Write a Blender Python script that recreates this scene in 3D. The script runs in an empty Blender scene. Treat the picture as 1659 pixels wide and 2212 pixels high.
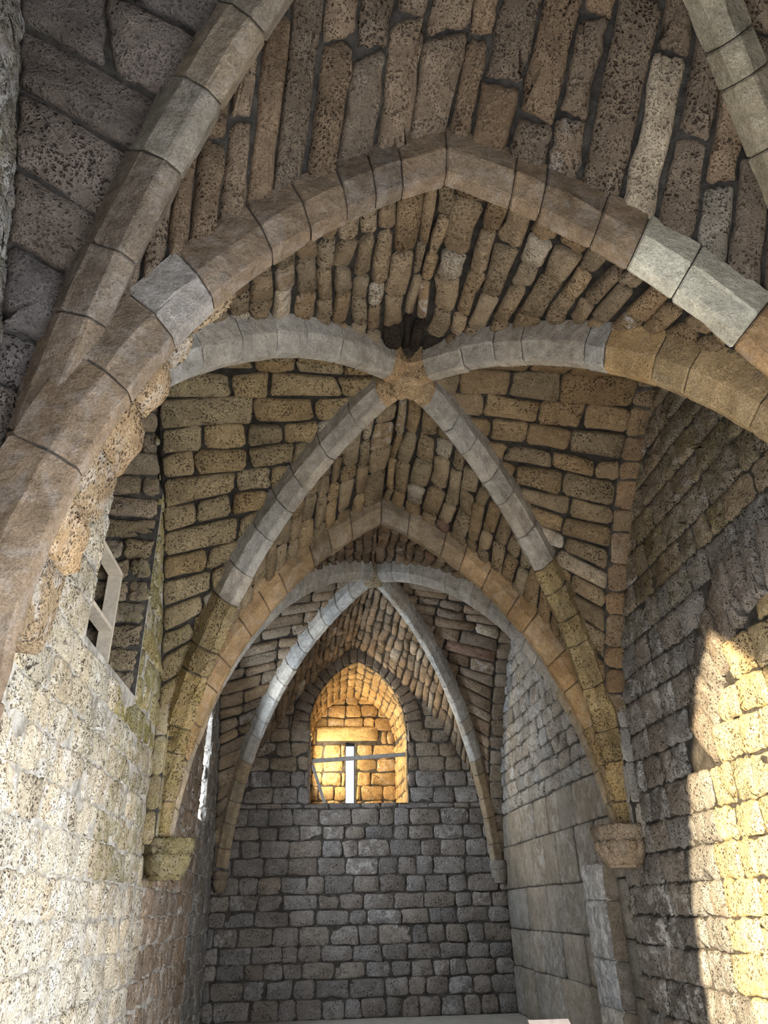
import bpy, math, random
import numpy as np
from mathutils import Vector, Matrix, noise

# ------------------------------------------------------------------ camera
E = 1.6                                   # eye height; z below is floor based
FPX, W_, H_ = 1586.308, 1659, 2212
PITCH, YAW, ROLL = 0.494431, 0.103718, -0.021445
cyw, syw, cp, sp = math.cos(YAW), math.sin(YAW), math.cos(PITCH), math.sin(PITCH)
FW = Vector((syw*cp, cyw*cp, sp)); RT0 = Vector((cyw, -syw, 0)); UP0 = RT0.cross(FW)
cr_, sr_ = math.cos(ROLL), math.sin(ROLL)
RT = cr_*RT0 + sr_*UP0; UP = -sr_*RT0 + cr_*UP0
RT = Vector((0.99545036, -0.09339316, -0.01887569)); UP = Vector((-0.02779112, -0.4740827, 0.88004162)); FW = Vector((0.09113851, 0.87551317, 0.4745213))
EYE = Vector((0, 0, E))
sc = bpy.context.scene
C = sc.collection
cd = bpy.data.cameras.new('camera'); cam = bpy.data.objects.new('camera', cd); C.objects.link(cam)
cd.sensor_fit = 'HORIZONTAL'; cd.sensor_width = 36; cd.lens = 36*FPX/W_; cd.clip_start = .05
cam.matrix_world = Matrix(((RT.x, UP.x, -FW.x, 0), (RT.y, UP.y, -FW.y, 0), (RT.z, UP.z, -FW.z, E), (0, 0, 0, 1)))
sc.camera = cam
sc.view_settings.view_transform = 'Standard'; sc.view_settings.look = 'None'; sc.view_settings.gamma = 1
sc.cycles.max_bounces = 6; sc.cycles.diffuse_bounces = 3
sc.view_settings.use_curve_mapping = False; sc.view_settings.exposure = -0.07

# ------------------------------------------------------------------ sky, sun, daylight at the openings, added lamps
wd = bpy.data.worlds.new('sky'); sc.world = wd; wd.use_nodes = True
bg = wd.node_tree.nodes['Background']; bg.inputs[0].default_value = (.80, .88, 1, 1); bg.inputs[1].default_value = 1.3
SUN_DIR = Vector((1, .90, -.235)).normalized()
sl = bpy.data.lights.new('sun', 'SUN'); sl.energy = 18; sl.color = (1, .80, .50); sl.angle = math.radians(.8)
so = bpy.data.objects.new('sun', sl); C.objects.link(so)
so.rotation_euler = SUN_DIR.to_track_quat('-Z', 'Y').to_euler(); so.location = (-6, -4, 5)

def daylight(name, loc, direction, sx, sy, power, col, spread=180):
    l = bpy.data.lights.new(name, 'AREA'); l.shape = 'RECTANGLE'; l.size = sx; l.size_y = sy; l.energy = power; l.color = col; l.spread = math.radians(spread)
    o = bpy.data.objects.new(name, l); C.objects.link(o); o.location = loc
    o.rotation_euler = Vector(direction).to_track_quat('-Z', 'Y').to_euler()
    return o
daylight('added_key_right', (3.72, 4.3, 1.25), (-1, .25, -.6), 1.5, 2.0, 540, (.90, .95, 1), 150)  # unseen key lamp added low on the right, aimed down for floor bounce
daylight('daylight_right_archway', (3.9, .8, .95), (-1, .6, -.3), 3.2, 1.5, 260, (.86, .93, 1), 150)
daylight('daylight_left_archway', (-2.0, .8, 1.3), (1, .7, -.1), 3.2, 2.0, 90, (.80, .89, 1), 160)
daylight('added_fill_behind', (1, -1.75, 1.1), (0, 1, -.1), 3.4, 1.9, 80, (.95, .97, 1))  # unseen fill lamp added behind the camera, in a made-up doorway
daylight('daylight_far_left_window', (-2.2, 12.2, 3.7), (1, -.1, -.1), .8, 1.6, 420, (.8, .9, 1))
daylight('added_niche_fill', (-.2, 15.45, 4.1), (1, .0, .1), .9, 1.4, 230, (1, .8, .5))  # warm lamp added out of sight to brighten the niche

# ------------------------------------------------------------------ fitted plan (z relative to eye, lifted by E)
G = dict(h=.27, w=.271, hr=.306, wr=.279, Y1=3.225, Y2=8.469, Y3=14.607, xL1=-1.371, xR1=3.28, xL2=-1.443, xR2=3.395, xL3=-1.45, xR3=3.40,
         xA1=.797, xA2=.837, zA1=4.299, zA2=4.438, zs1=.69, zs2=.32, zr1=.354, zr2=.08, zr2f=-.054,
         xB0=1.082, yB0=1.016, zB0=5.445, xB1=.877, yB1=5.892, zB1=4.649, xB2=1.006, yB2=11.485, zB2=4.871, zr0=1.205)
XL, XR = -1.66, 3.62
Y0 = -1.18

def proj(P):
    d = P - EYE; z = d.dot(FW)
    if z < .05: return None
    return (W_/2 + FPX*d.dot(RT)/z, H_/2 - FPX*d.dot(UP)/z, z)

class Arc:
    """half of a pointed arch in a vertical plane: springs at P0 with a vertical tangent, ends at P1 (z relative to the eye)"""
    def __init__(s, P0, P1):
        s.P0 = Vector(P0) + Vector((0, 0, E)); s.P1 = Vector(P1) + Vector((0, 0, E))
        d = (s.P0 - s.P1); d.z = 0; s.D = d.length; s.d = d.normalized(); s.n = Vector((-s.d.y, s.d.x, 0))
        if s.n.y > 0 or (abs(s.n.y) < 1e-6 and s.n.x > 0): s.n = -s.n
        rise = s.P1.z - s.P0.z; s.R = (s.D**2 + rise**2)/(2*s.D); s.cx = s.D - s.R
        s.L = s.R*s.th1(0)
    def th1(s, v): return math.acos(max(-1, min(1, -s.cx/(s.R + v))))
    def pt(s, t, u=0, v=0):
        th = t*s.th1(v); r = s.R + v
        drop = 0.
        if t < 0: drop = t*s.L; th = 0.        # below the springing the section runs straight down
        q = s.d*(s.cx + r*math.cos(th))
        return Vector((s.P1.x + q.x + u*s.n.x, s.P1.y + q.y + u*s.n.y, s.P0.z + r*math.sin(th) + drop))
    def t_at_z(s, z, v=0): return max(0, math.asin(max(0, min(1, (z + E - s.P0.z)/s.R))))/s.th1(v)
    def t_px(s, px, u=0, v=0):
        best = (1e9, 0)
        for i in range(201):
            q = proj(s.pt(i/200, u, v))
            if q: best = min(best, (math.hypot(q[0]-px[0], q[1]-px[1]), i/200))
        return best[1]

# ------------------------------------------------------------------ materials
def new_mat(name):
    m = bpy.data.materials.new(name); m.use_nodes = True; nt = m.node_tree; nt.nodes.clear()
    out = nt.nodes.new('ShaderNodeOutputMaterial'); b = nt.nodes.new('ShaderNodeBsdfPrincipled')
    nt.links.new(b.outputs[0], out.inputs[0]); b.inputs['Roughness'].default_value = .9
    b.inputs['Specular IOR Level'].default_value = .2
    return m, nt, b
def N(nt, kind, **kw):
    n = nt.nodes.new(kind)
    for k, v in kw.items():
        if k.startswith('i_'):
            key = k[2:]; n.inputs[int(key) if key.isdigit() else key.replace('_', ' ')].default_value = v
        else: setattr(n, k, v)
    return n
def ramp(nt, src, a, b, lo=0., hi=1.):
    n = N(nt, 'ShaderNodeMapRange', clamp=True); n.inputs[1].default_value = a; n.inputs[2].default_value = b
    n.inputs[3].default_value = lo; n.inputs[4].default_value = hi; n.interpolation_type = 'SMOOTHSTEP'
    nt.links.new(src, n.inputs[0]); return n.outputs[0]
def mth(nt, op, a, b=None, clamp=False):
    n = N(nt, 'ShaderNodeMath', operation=op, use_clamp=clamp)
    for i, q in enumerate((a, b)):
        if q is None: continue
        if isinstance(q, (int, float)): n.inputs[i].default_value = q
        else: nt.links.new(q, n.inputs[i])
    return n.outputs[0]
def mix(nt, fac, a, b, mode='MIX'):
    n = N(nt, 'ShaderNodeMix', data_type='RGBA', blend_type=mode)
    for i, q in ((0, fac), (6, a), (7, b)):
        if isinstance(q, (int, float)): n.inputs[i].default_value = q
        elif isinstance(q, tuple): n.inputs[i].default_value = q
        else: nt.links.new(q, n.inputs[i])
    return n.outputs[2]

def stone_material(name, pit_scale=34, pit_depth=.022, grain=.008):
    """porous stone: colour from the piece's own 'tint', growth and lime from 'wear' (r moss, g lime, b porosity)"""
    m, nt, b = new_mat(name); L = nt.links.new
    pos = N(nt, 'ShaderNodeNewGeometry').outputs['Position']
    tint = N(nt, 'ShaderNodeAttribute', attribute_name='tint').outputs['Color']
    wear = N(nt, 'ShaderNodeAttribute', attribute_name='wear'); sep = N(nt, 'ShaderNodeSeparateColor'); L(wear.outputs['Color'], sep.inputs[0])
    moss, lime, pore = sep.outputs[0], sep.outputs[1], sep.outputs[2]
    def noi(scale, det=4, rough=.6, dist=0.):
        n = N(nt, 'ShaderNodeTexNoise', i_Scale=scale, i_Detail=det, i_Roughness=rough, i_Distortion=dist); L(pos, n.inputs['Vector']); return n.outputs[0]
    n_big, n_mid, n_fine, n_pm = noi(2.3), noi(11, 5), noi(70, 4, .7), noi(7, 3)
    wv = N(nt, 'ShaderNodeVectorMath', operation='ADD'); nc = N(nt, 'ShaderNodeTexNoise', i_Scale=18.0, i_Detail=2.0); L(pos, nc.inputs['Vector'])
    scl = N(nt, 'ShaderNodeVectorMath', operation='SCALE'); L(nc.outputs['Color'], scl.inputs[0]); scl.inputs['Scale'].default_value = .05
    L(pos, wv.inputs[0]); L(scl.outputs[0], wv.inputs[1])
    def vor(scale, a, bb):
        v = N(nt, 'ShaderNodeTexVoronoi', i_Scale=scale); L(wv.outputs[0], v.inputs['Vector'])
        return ramp(nt, v.outputs['Distance'], a, bb, 1, 0)
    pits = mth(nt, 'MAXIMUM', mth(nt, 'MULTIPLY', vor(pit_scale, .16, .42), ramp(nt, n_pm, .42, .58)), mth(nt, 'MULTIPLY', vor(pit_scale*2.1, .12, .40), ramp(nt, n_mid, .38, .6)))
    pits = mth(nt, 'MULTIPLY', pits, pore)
    col = mix(nt, 1., tint, mix(nt, ramp(nt, n_big, .3, .7), (.80, .78, .76, 1), (1.18, 1.18, 1.18, 1)), 'MULTIPLY')
    col = mix(nt, 1., col, mix(nt, ramp(nt, n_mid, .3, .72), (.80, .79, .78, 1), (1.2, 1.2, 1.2, 1)), 'MULTIPLY')
    col = mix(nt, 1., col, mix(nt, ramp(nt, n_fine, .3, .7), (.78, .77, .76, 1), (1.2, 1.2, 1.2, 1)), 'MULTIPLY')
    mf = mth(nt, 'MULTIPLY', moss, ramp(nt, n_mid, .36, .62)); col = mix(nt, mf, col, (.15, .132, .03, 1))
    n_l = noi(6.5, 6, .72, .6); lf = mth(nt, 'MULTIPLY', lime, ramp(nt, n_l, .47, .62)); col = mix(nt, lf, col, (.78, .77, .76, 1))
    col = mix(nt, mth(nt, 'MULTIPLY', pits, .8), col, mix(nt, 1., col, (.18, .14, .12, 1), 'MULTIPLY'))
    L(col, b.inputs['Base Color'])
    hgt = mth(nt, 'ADD', mth(nt, 'MULTIPLY', pits, -pit_depth), mth(nt, 'MULTIPLY', n_fine, grain))
    hgt = mth(nt, 'ADD', hgt, mth(nt, 'MULTIPLY', n_mid, .032))
    bp = N(nt, 'ShaderNodeBump', i_Strength=1.0, i_Distance=1.0); L(hgt, bp.inputs['Height']); L(bp.outputs[0], b.inputs['Normal'])
    return m
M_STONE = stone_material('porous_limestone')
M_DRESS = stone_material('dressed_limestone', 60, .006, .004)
def flat_noise(name, c1, c2, scale=6, bump=.01, rough=.95):
    m, nt, b = new_mat(name); pos = N(nt, 'ShaderNodeNewGeometry').outputs['Position']
    n = N(nt, 'ShaderNodeTexNoise', i_Scale=scale, i_Detail=8.0, i_Roughness=.7); nt.links.new(pos, n.inputs['Vector'])
    nt.links.new(mix(nt, ramp(nt, n.outputs[0], .3, .7), c1, c2), b.inputs['Base Color'])
    bp = N(nt, 'ShaderNodeBump', i_Strength=1.0, i_Distance=bump); nt.links.new(n.outputs[0], bp.inputs['Height']); nt.links.new(bp.outputs[0], b.inputs['Normal'])
    b.inputs['Roughness'].default_value = rough
    return m
M_MORTAR = flat_noise('old_mortar', (.04, .036, .032, 1), (.12, .108, .095, 1), 9, .05)
M_JOINT = flat_noise('dark_deep_joints', (.018, .016, .014, 1), (.06, .052, .044, 1), 9, .05)
M_MORTAR_PALE = flat_noise('pale_lime_mortar', (.20, .18, .15, 1), (.62, .58, .52, 1), 7, .05)
M_FLOOR = flat_noise('dusty_floor', (.38, .36, .32, 1), (.52, .49, .45, 1), 4, .02)
M_WOOD = flat_noise('weathered_pale_timber', (.50, .43, .34, 1), (.68, .60, .49, 1), 14, .004, .7)
M_WOODG = flat_noise('grey_timber', (.26, .25, .24, 1), (.42, .40, .38, 1), 14, .004, .7)
M_SOOT = flat_noise('blackened_stone', (.02, .017, .014, 1), (.10, .075, .05, 1), 16, .04)
M_BOARD = flat_noise('pale_board', (.34, .28, .25, 1), (.42, .36, .32, 1), 12, .002, .6)
M_METAL = flat_noise('dark_steel', (.05, .05, .055, 1), (.09, .09, .09, 1), 20, .001, .5)

# ------------------------------------------------------------------ object helpers
def link(name, verts, faces, mat, parent=None, smooth=False, tint=None, wear=None, origin=None):
    o0 = Vector(origin) if origin is not None else Vector((0, 0, 0))
    me = bpy.data.meshes.new(name); me.from_pydata([tuple(Vector(v) - o0) for v in verts], [], faces); me.update()
    if smooth: me.polygons.foreach_set('use_smooth', [True]*len(me.polygons))
    for nm, val in (('tint', tint), ('wear', wear)):
        if val is None: continue
        a = me.color_attributes.new(nm, 'FLOAT_COLOR', 'POINT')
        arr = np.ones((len(verts), 4), 'f')
        arr[:, :3] = np.asarray(val, 'f')
        a.data.foreach_set('color', arr.ravel())
    if mat: me.materials.append(mat)
    o = bpy.data.objects.new(name, me); C.objects.link(o); o.location = o0
    if parent is not None:
        o.parent = parent; o.matrix_parent_inverse = Matrix.Translation(-parent.location)
    return o
def empty(name, loc):
    o = bpy.data.objects.new(name, None); C.objects.link(o); o.location = loc; o.empty_display_size = .1; return o
def tag(o, label=None, cat=None, group=None, kind=None):
    for k, v in (('label', label), ('category', cat), ('group', group), ('kind', kind)):
        if v: o[k] = v
    return o
def box(x0, x1, y0, y1, z0, z1):
    v = [(x, y, z) for z in (z0, z1) for y in (y0, y1) for x in (x0, x1)]
    return v, [(0, 2, 3, 1), (4, 5, 7, 6), (0, 1, 5, 4), (2, 6, 7, 3), (0, 4, 6, 2), (1, 3, 7, 5)]

def jit(base, r, amt=.16, hue=.05):
    k = 1 + r.uniform(-amt, amt); w = r.uniform(-hue, hue)
    return (base[0]*k*(1 + w), base[1]*k, base[2]*k*(1 - w*1.3))

def stone_geo(c, nrm, gap, proud, r, q=1, rough=1.):
    """c: four corners (a0b0, a1b0, a1b1, a0b1); rounded, uneven block face standing proud of the joints"""
    ea = ((c[1]-c[0]).length + (c[2]-c[3]).length)/2; eb = ((c[3]-c[0]).length + (c[2]-c[1]).length)/2
    if ea < .035 or eb < .03: return None
    ga, gb = min(.3, gap/ea), min(.3, gap/eb)
    rad = min(.04, .24*min(ea, eb))*r.uniform(.6, 1.2)
    ca, cb = min(.45, rad/ea*2), min(.45, rad/eb*2)
    def bil(a, b):      # a,b in -1..1
        a = (a + 1)/2; b = (b + 1)/2
        a = ga + (1 - 2*ga)*a; b = gb + (1 - 2*gb)*b
        return c[0]*(1-a)*(1-b) + c[1]*a*(1-b) + c[2]*a*b + c[3]*(1-a)*b
    ring = [(-1, -1+cb), (-1+ca, -1), (0, -1), (1-ca, -1), (1, -1+cb), (1, 0), (1, 1-cb), (1-ca, 1), (0, 1), (-1+ca, 1), (-1, 1-cb), (-1, 0)]
    if q >= 2:
        out = []
        for i, p in enumerate(ring):
            p2 = ring[(i+1) % 12]; out.append(p)
            d = math.hypot((p2[0]-p[0])*ea, (p2[1]-p[1])*eb)/2
            corner = p[0] != p2[0] and p[1] != p2[1]
            for k in range(1, 2 if d < .12 else 3):
                f = k/(2 if d < .12 else 3); m = (p[0]+(p2[0]-p[0])*f, p[1]+(p2[1]-p[1])*f)
                if corner:
                    m = (m[0]+math.copysign(ca*.22, m[0]), m[1]+math.copysign(cb*.22, m[1]))
                out.append(m)
        ring = out
    n = len(ring); na = .011*rough
    offs = [(r.gauss(0, na)/ea*1.6, r.gauss(0, na)/eb*1.6) for _ in ring]
    ring = [(p[0]+o[0], p[1]+o[1]) for p, o in zip(ring, offs)]
    ia, ib = min(.5, .05/ea), min(.5, .05/eb)
    tilt = (r.gauss(0, .008*rough), r.gauss(0, .008*rough))
    pr = proud*r.uniform(.6, 1.35)
    def ringat(fa, fb, dep, amp):
        return [bil(p[0]*fa, p[1]*fb) + nrm*(dep + tilt[0]*p[0] + tilt[1]*p[1] + r.gauss(0, amp)) for p in ring]
    V = ringat(1, 1, -.04, 0) + ringat(.985, .985, pr*.45, .003*rough) + ringat(1-ia, 1-ib, pr, .004*rough)
    rings = 3
    if q >= 2: V += ringat(.5, .42, pr*1.12, .005*rough); rings = 4
    V.append(bil(0, 0) + nrm*(pr*1.15 + r.gauss(0, .004*rough)))
    F = []
    for k in range(rings-1):
        for i in range(n):
            j = (i+1) % n; F.append((k*n+i, k*n+j, (k+1)*n+j, (k+1)*n+i))
    k = (rings-1)*n
    for i in range(n): F.append((k+i, k+(i+1) % n, rings*n))
    return V, F

def flip_if(V, F, nrm):
    a, b, c_ = V[F[-1][0]], V[F[-1][1]], V[F[-1][2]]
    if (b-a).cross(c_-a).dot(nrm) < 0: return [tuple(reversed(f)) for f in F]
    return F

def in_view(pts, m=.10):
    ok = 0; xs = []; ys = []
    for p in pts:
        q = proj(p)
        if q is None: return 0
        xs.append(q[0]); ys.append(q[1])
    if max(xs) < -m*W_ or min(xs) > (1+m)*W_ or max(ys) < -m*H_*.6 or min(ys) > (1+m*.4)*H_: return 0
    return max(1, (max(xs)-min(xs))*(max(ys)-min(ys)))

class Masonry:
    """collects the stones of one surface, then links the 290 that show largest as parts and joins the rest"""
    def __init__(s, parent, name='stone', mat=M_STONE): s.parent, s.name, s.mat, s.items = parent, name, mat, []
    def add(s, c, toward, gap, proud, r, tint, wear, q=1, rough=1., view=True):
        a = in_view(c) if view else 1
        if not a: return
        nrm = (c[2]-c[0]).cross(c[3]-c[1])
        if nrm.length < 1e-6: return
        nrm.normalize(); mid = (c[0]+c[1]+c[2]+c[3])/4
        if nrm.dot(toward - mid) < 0: nrm = -nrm
        g = stone_geo(c, nrm, gap, proud, r, q, rough)
        if g is None: return
        V, F = g; F = flip_if(V, F, nrm)
        s.items.append((a, V, F, tint, wear, mid))
    def build(s, limit=290):
        s.items.sort(key=lambda t: -t[0])
        for a, V, F, ti, we, mid in s.items[:limit]:
            link(s.name, V, F, s.mat, s.parent, True, ti, we, mid)
        rest = s.items[limit:]
        if rest:
            VV, FF, T, Wr = [], [], [], []
            for a, V, F, ti, we, mid in rest:
                o = len(VV); VV += V; FF += [tuple(i+o for i in f) for f in F]; T += [ti]*len(V); Wr += [we]*len(V)
            o = link('small_stones', VV, FF, s.mat, s.parent, True, T, Wr); o['kind'] = 'stuff'
        return len(s.items)

def course(M, S, v0, v1, toward, L0, r, gap, proud, colf, wearf, q=1, rough=1., w0=0., w1=1., wob=.0, clip=None, skew=.0):
    """one row of stones along S(w, v), w in w0..w1"""
    vm = (v0+v1)/2; a, b = S(w0, vm), S(w1, vm); Ln = sum((S(w0+(w1-w0)*(i+1)/6, vm)-S(w0+(w1-w0)*i/6, vm)).length for i in range(6))
    if Ln < .05: return
    pos = [0.]; x = r.uniform(.35, 1.)*L0
    while x < Ln - .45*L0: pos.append(x); x += L0*r.uniform(.62, 1.42)
    pos.append(Ln); ws = [w0 + (w1-w0)*p/Ln for p in pos]
    tj = [0]+[r.gauss(0, skew) for _ in ws[1:-1]]+[0]
    def SS(w, v):
        return S(w, v + wob*math.sin(w*7.3 + v*31.7) + wob*.6*math.sin(w*17.1 + v*13.))
    for i in range(len(ws)-1):
        wa, wb = ws[i], ws[i+1]; d0, d1 = tj[i]*(w1-w0)/Ln, tj[i+1]*(w1-w0)/Ln
        c = [SS(wa+d0, v0), SS(wb+d1, v0), SS(wb-d1, v1), SS(wa-d0, v1)]
        mid = (c[0]+c[1]+c[2]+c[3])/4
        if clip and not clip(mid): continue
        M.add(c, toward, gap, proud, r, colf(mid, r), wearf(mid, r), q, rough)

def solid_sheet(name, S, nu, nv, thick, toward, mat, extra=None):
    """mortar backing behind a stone surface, a shell with real thickness away from the room"""
    V = [S(i/nu, j/nv) for j in range(nv+1) for i in range(nu+1)]
    return V

# ------------------------------------------------------------------ colours (albedo)
BROWN = (.225, .168, .118); BROWN2 = (.26, .205, .15); OCHRE = (.36, .235, .115); GREY = (.245, .232, .215); PALE = (.50, .46, .385)
DRESS = (.34, .305, .25); DRESSB = (.27, .215, .155); CREAM = (.62, .58, .46); GOLD = (.62, .45, .24)
def web_col(base):
    def f(p, r):
        k = r.random()
        if (p-Vector((.88, 5.5, 4.95+E))).length < .42: return jit((.035, .026, .02), r)
        if k < .05: return jit((.40, .34, .26), r)
        if k < .062: return jit((.225, .145, .105), r)
        return jit(base, r, .22, .07)
    return f
def wear(moss=0., lime=0., pore=1.):
    def f(p, r): return (moss*r.random(), lime*(r.random() if r.random() < .10 else 0), pore*r.uniform(.35, 1.1))
    return f

# ------------------------------------------------------------------ arcs
g = G
def A_(P0, P1): return Arc(P0, P1)
B0 = (g['xB0'], g['yB0'], g['zB0']); B1 = (g['xB1'], g['yB1'], g['zB1']); B2 = (g['xB2'], g['yB2'], g['zB2'])
T = {}
T[1, -1] = A_((-1.30, g['Y1'], .90), (g['xA1'], g['Y1'], g['zA1'])); T[1, 1] = A_((g['xR1'], g['Y1'], g['zs1']), (g['xA1'], g['Y1'], g['zA1']))
T[2, -1] = A_((g['xL2'], g['Y2'], g['zs2']), (g['xA2'], g['Y2'], g['zA2'])); T[2, 1] = A_((g['xR2'], g['Y2'], g['zs2']), (g['xA2'], g['Y2'], g['zA2']))
T[0, -1] = A_((g['xL1'], Y0, g['zs1']), (g['xA1'], Y0, g['zA1'])); T[0, 1] = A_((g['xR1'], Y0, g['zs1']), (g['xA1'], Y0, g['zA1']))
T[3, -1] = A_((XL+.05, g['Y3'], g['zr2f']), (g['xA2'], g['Y3'], 4.78)); T[3, 1] = A_((XR-.05, g['Y3'], g['zr2f']), (g['xA2'], g['Y3'], 4.78))
R = {}   # (bay, side, near/far)
for s, k in ((-1, 'L'), (1, 'R')):
    R[0, s, -1] = A_((g['x'+k+'1'], Y0, g['zr0']), B0); R[0, s, 1] = A_((g['x'+k+'1'], g['Y1'], g['zr0']), B0)
    R[1, s, -1] = A_((g['x'+k+'1'], g['Y1'], g['zr1']), B1); R[1, s, 1] = A_((g['x'+k+'2']+s*.02, g['Y2']-.11, g['zr1']), B1)
    if s < 0: R[1, s, -1] = A_((-1.70, g['Y1']+.30, .60), B1)
    R[2, s, -1] = A_((g['x'+k+'2']+s*.02, g['Y2']+.11, g['zr2']), B2); R[2, s, 1] = A_((g['x'+k+'3'] - s*.0, g['Y3']-.05, g['zr2f']), B2)

# ================================================================== LARGE STRUCTURE
def prism(name, outer, holes, axis, a0, a1, mat, parent=None):
    """flat slab with holes: outer/holes are 2-D loops, axis 'x' (loops are y,z) or 'y' (loops are x,z)"""
    from mathutils.geometry import tessellate_polygon
    loops = [outer]+holes
    tri = tessellate_polygon([[Vector((p[0], p[1], 0)) for p in lp] for lp in loops])
    flat = [p for lp in loops for p in lp]; n = len(flat)
    mk = (lambda p, a: (a, p[0], p[1])) if axis == 'x' else (lambda p, a: (p[0], a, p[1]))
    V = [mk(p, a0) for p in flat]+[mk(p, a1) for p in flat]
    F = [tuple(t) for t in tri]+[tuple(i+n for i in reversed(t)) for t in tri]; k = 0
    for lp in loops:
        m = len(lp)
        for i in range(m): j = (i+1) % m; F.append((k+i, k+j, k+j+n, k+i+n))
        k += m
    return link(name, V, F, mat, parent)
def arch_loop(c, half, z0, zs, za, n=8):
    """pointed opening outline in (h, z)"""
    L = []
    for sgn in (1, -1):
        a = half; rise = za-zs; Rr = (a*a+rise*rise)/(2*a); cx = a-Rr; t1 = math.atan2(rise, -cx)
        pts = [(c+sgn*(cx+Rr*math.cos(t1*i/n)), zs+Rr*math.sin(t1*i/n)) for i in range(n+1)]
        L += pts if sgn == 1 else pts[::-1][1:]
    return [(c+half, z0)]+L+[(c-half, z0)]

ZT = 5.6+E
floor = link('floor', *box(XL-1.2, XR+1.2, -1.4, 17.6, -.3, 0), M_FLOOR); tag(floor, 'dusty grey stone floor running to the back wall', kind='structure')

# left wall: side archway beside the camera, deep embrasure in the middle bay, window in the far bay
holeA = arch_loop(.82, 2.0, .02, .25+E, 3.75+E)
EMB = dict(y0=5.35, y1=7.1, z0=1.80+E, zs=3.7+E, za=4.65+E)
holeB = arch_loop((EMB['y0']+EMB['y1'])/2, (EMB['y1']-EMB['y0'])/2, EMB['z0'], EMB['zs'], EMB['za'])
WIN = dict(y0=12.15, y1=12.9, z0=1.25+E, zs=2.4+E, za=3.2+E)
holeC = arch_loop((WIN['y0']+WIN['y1'])/2, (WIN['y1']-WIN['y0'])/2, WIN['z0'], WIN['zs'], WIN['za'])
wall_left = prism('wall_left', [(-1.3, 0), (15.6, 0), (15.6, ZT), (-1.3, ZT)], [holeA, holeB, holeC], 'x', XL-.9, XL, M_MORTAR_PALE)
tag(wall_left, 'pale pitted side wall of coursed porous blocks with mossy patches, left', kind='structure')
wall_left.data.materials.append(M_MORTAR)
for p_ in wall_left.data.polygons:
    if abs(p_.normal.x) < .5: p_.material_index = 1
holeD = arch_loop(.85, 1.75, .02, .6+E, 3.2+E); holeF = [(5.05, .02), (5.05, 2.3), (3.55, 2.3), (3.55, .02)]  # holeF: invented doorway out of view, made for the added key lamp
wall_right = prism('wall_right', [(-1.3, 0), (15.6, 0), (15.6, ZT), (-1.3, ZT)], [holeD, holeF], 'x', XR, XR+.9, M_MORTAR)
tag(wall_right, 'grey side wall of porous blocks with a golden sunlit end, right', kind='structure')
NI = dict(x0=-.04, x1=1.87, z0=1.73+E, zs=3.05+E, za=4.45+E)
holeN = arch_loop((NI['x0']+NI['x1'])/2, (NI['x1']-NI['x0'])/2, NI['z0'], NI['zs'], NI['za'])
YB = 14.607
wall_back = prism('wall_back', [(XL-.9, 0), (XR+.9, 0), (XR+.9, ZT), (XL-.9, ZT)], [holeN], 'y', YB, YB+.35, M_MORTAR)
tag(wall_back, 'grey coursed end wall with a tall pointed window niche', kind='structure')

wall_front_baffle = prism('wall_front_baffle', [(XL-.9, 0), (XR+.9, 0), (XR+.9, ZT), (XL-.9, ZT)], [[(-.9, .02), (2.9, .02), (2.9, 2.3), (-.9, 2.3)]], 'y', -1.7, -1.3, M_MORTAR)  # unseen wall added to block the upper light from behind
tag(wall_front_baffle, 'unseen wall added behind the camera, its low doorway limiting the light', kind='structure')

# ------------------------------------------------------------------ vault webs
def ruled(Ra, ru, Ta, tv, k=0):
    def S(w, t):
        return Ra.pt(t, 0, ru).lerp(Ta.pt(min(1, t*(1+k)), 0, tv), w)
    return S
def shell(name, Ss, toward, mat, label, thick=.28, nv=20, nu=4, tmin=0.):
    V, F = [], []
    for S in Ss:
        o = len(V); pts = {}
        for j in range(nv+1):
            for i in range(nu+1): V.append(S(i/nu, tmin+(1-tmin)*j/nv))
        m = len(V)-o
        for j in range(nv+1):
            for i in range(nu+1):
                p = V[o+j*(nu+1)+i]; d = (p-toward); d.y *= .1; d.z = max(d.z, .4); V.append(p+d.normalized()*thick)
        for j in range(nv):
            for i in range(nu):
                a = o+j*(nu+1)+i; q = (a, a+1, a+nu+2, a+nu+1); F.append(q); F.append(tuple(reversed([k+m for k in q])))
        for i in range(nu):
            for j0 in (0, nv):
                a = o+j0*(nu+1)+i; F.append((a, a+1, a+1+m, a+m))
        for j in range(nv):
            for i0 in (0, nu):
                a = o+j*(nu+1)+i0; F.append((a, a+nu+1, a+nu+1+m, a+m))
    o = link(name, V, F, mat); tag(o, label, kind='structure'); return o

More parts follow.
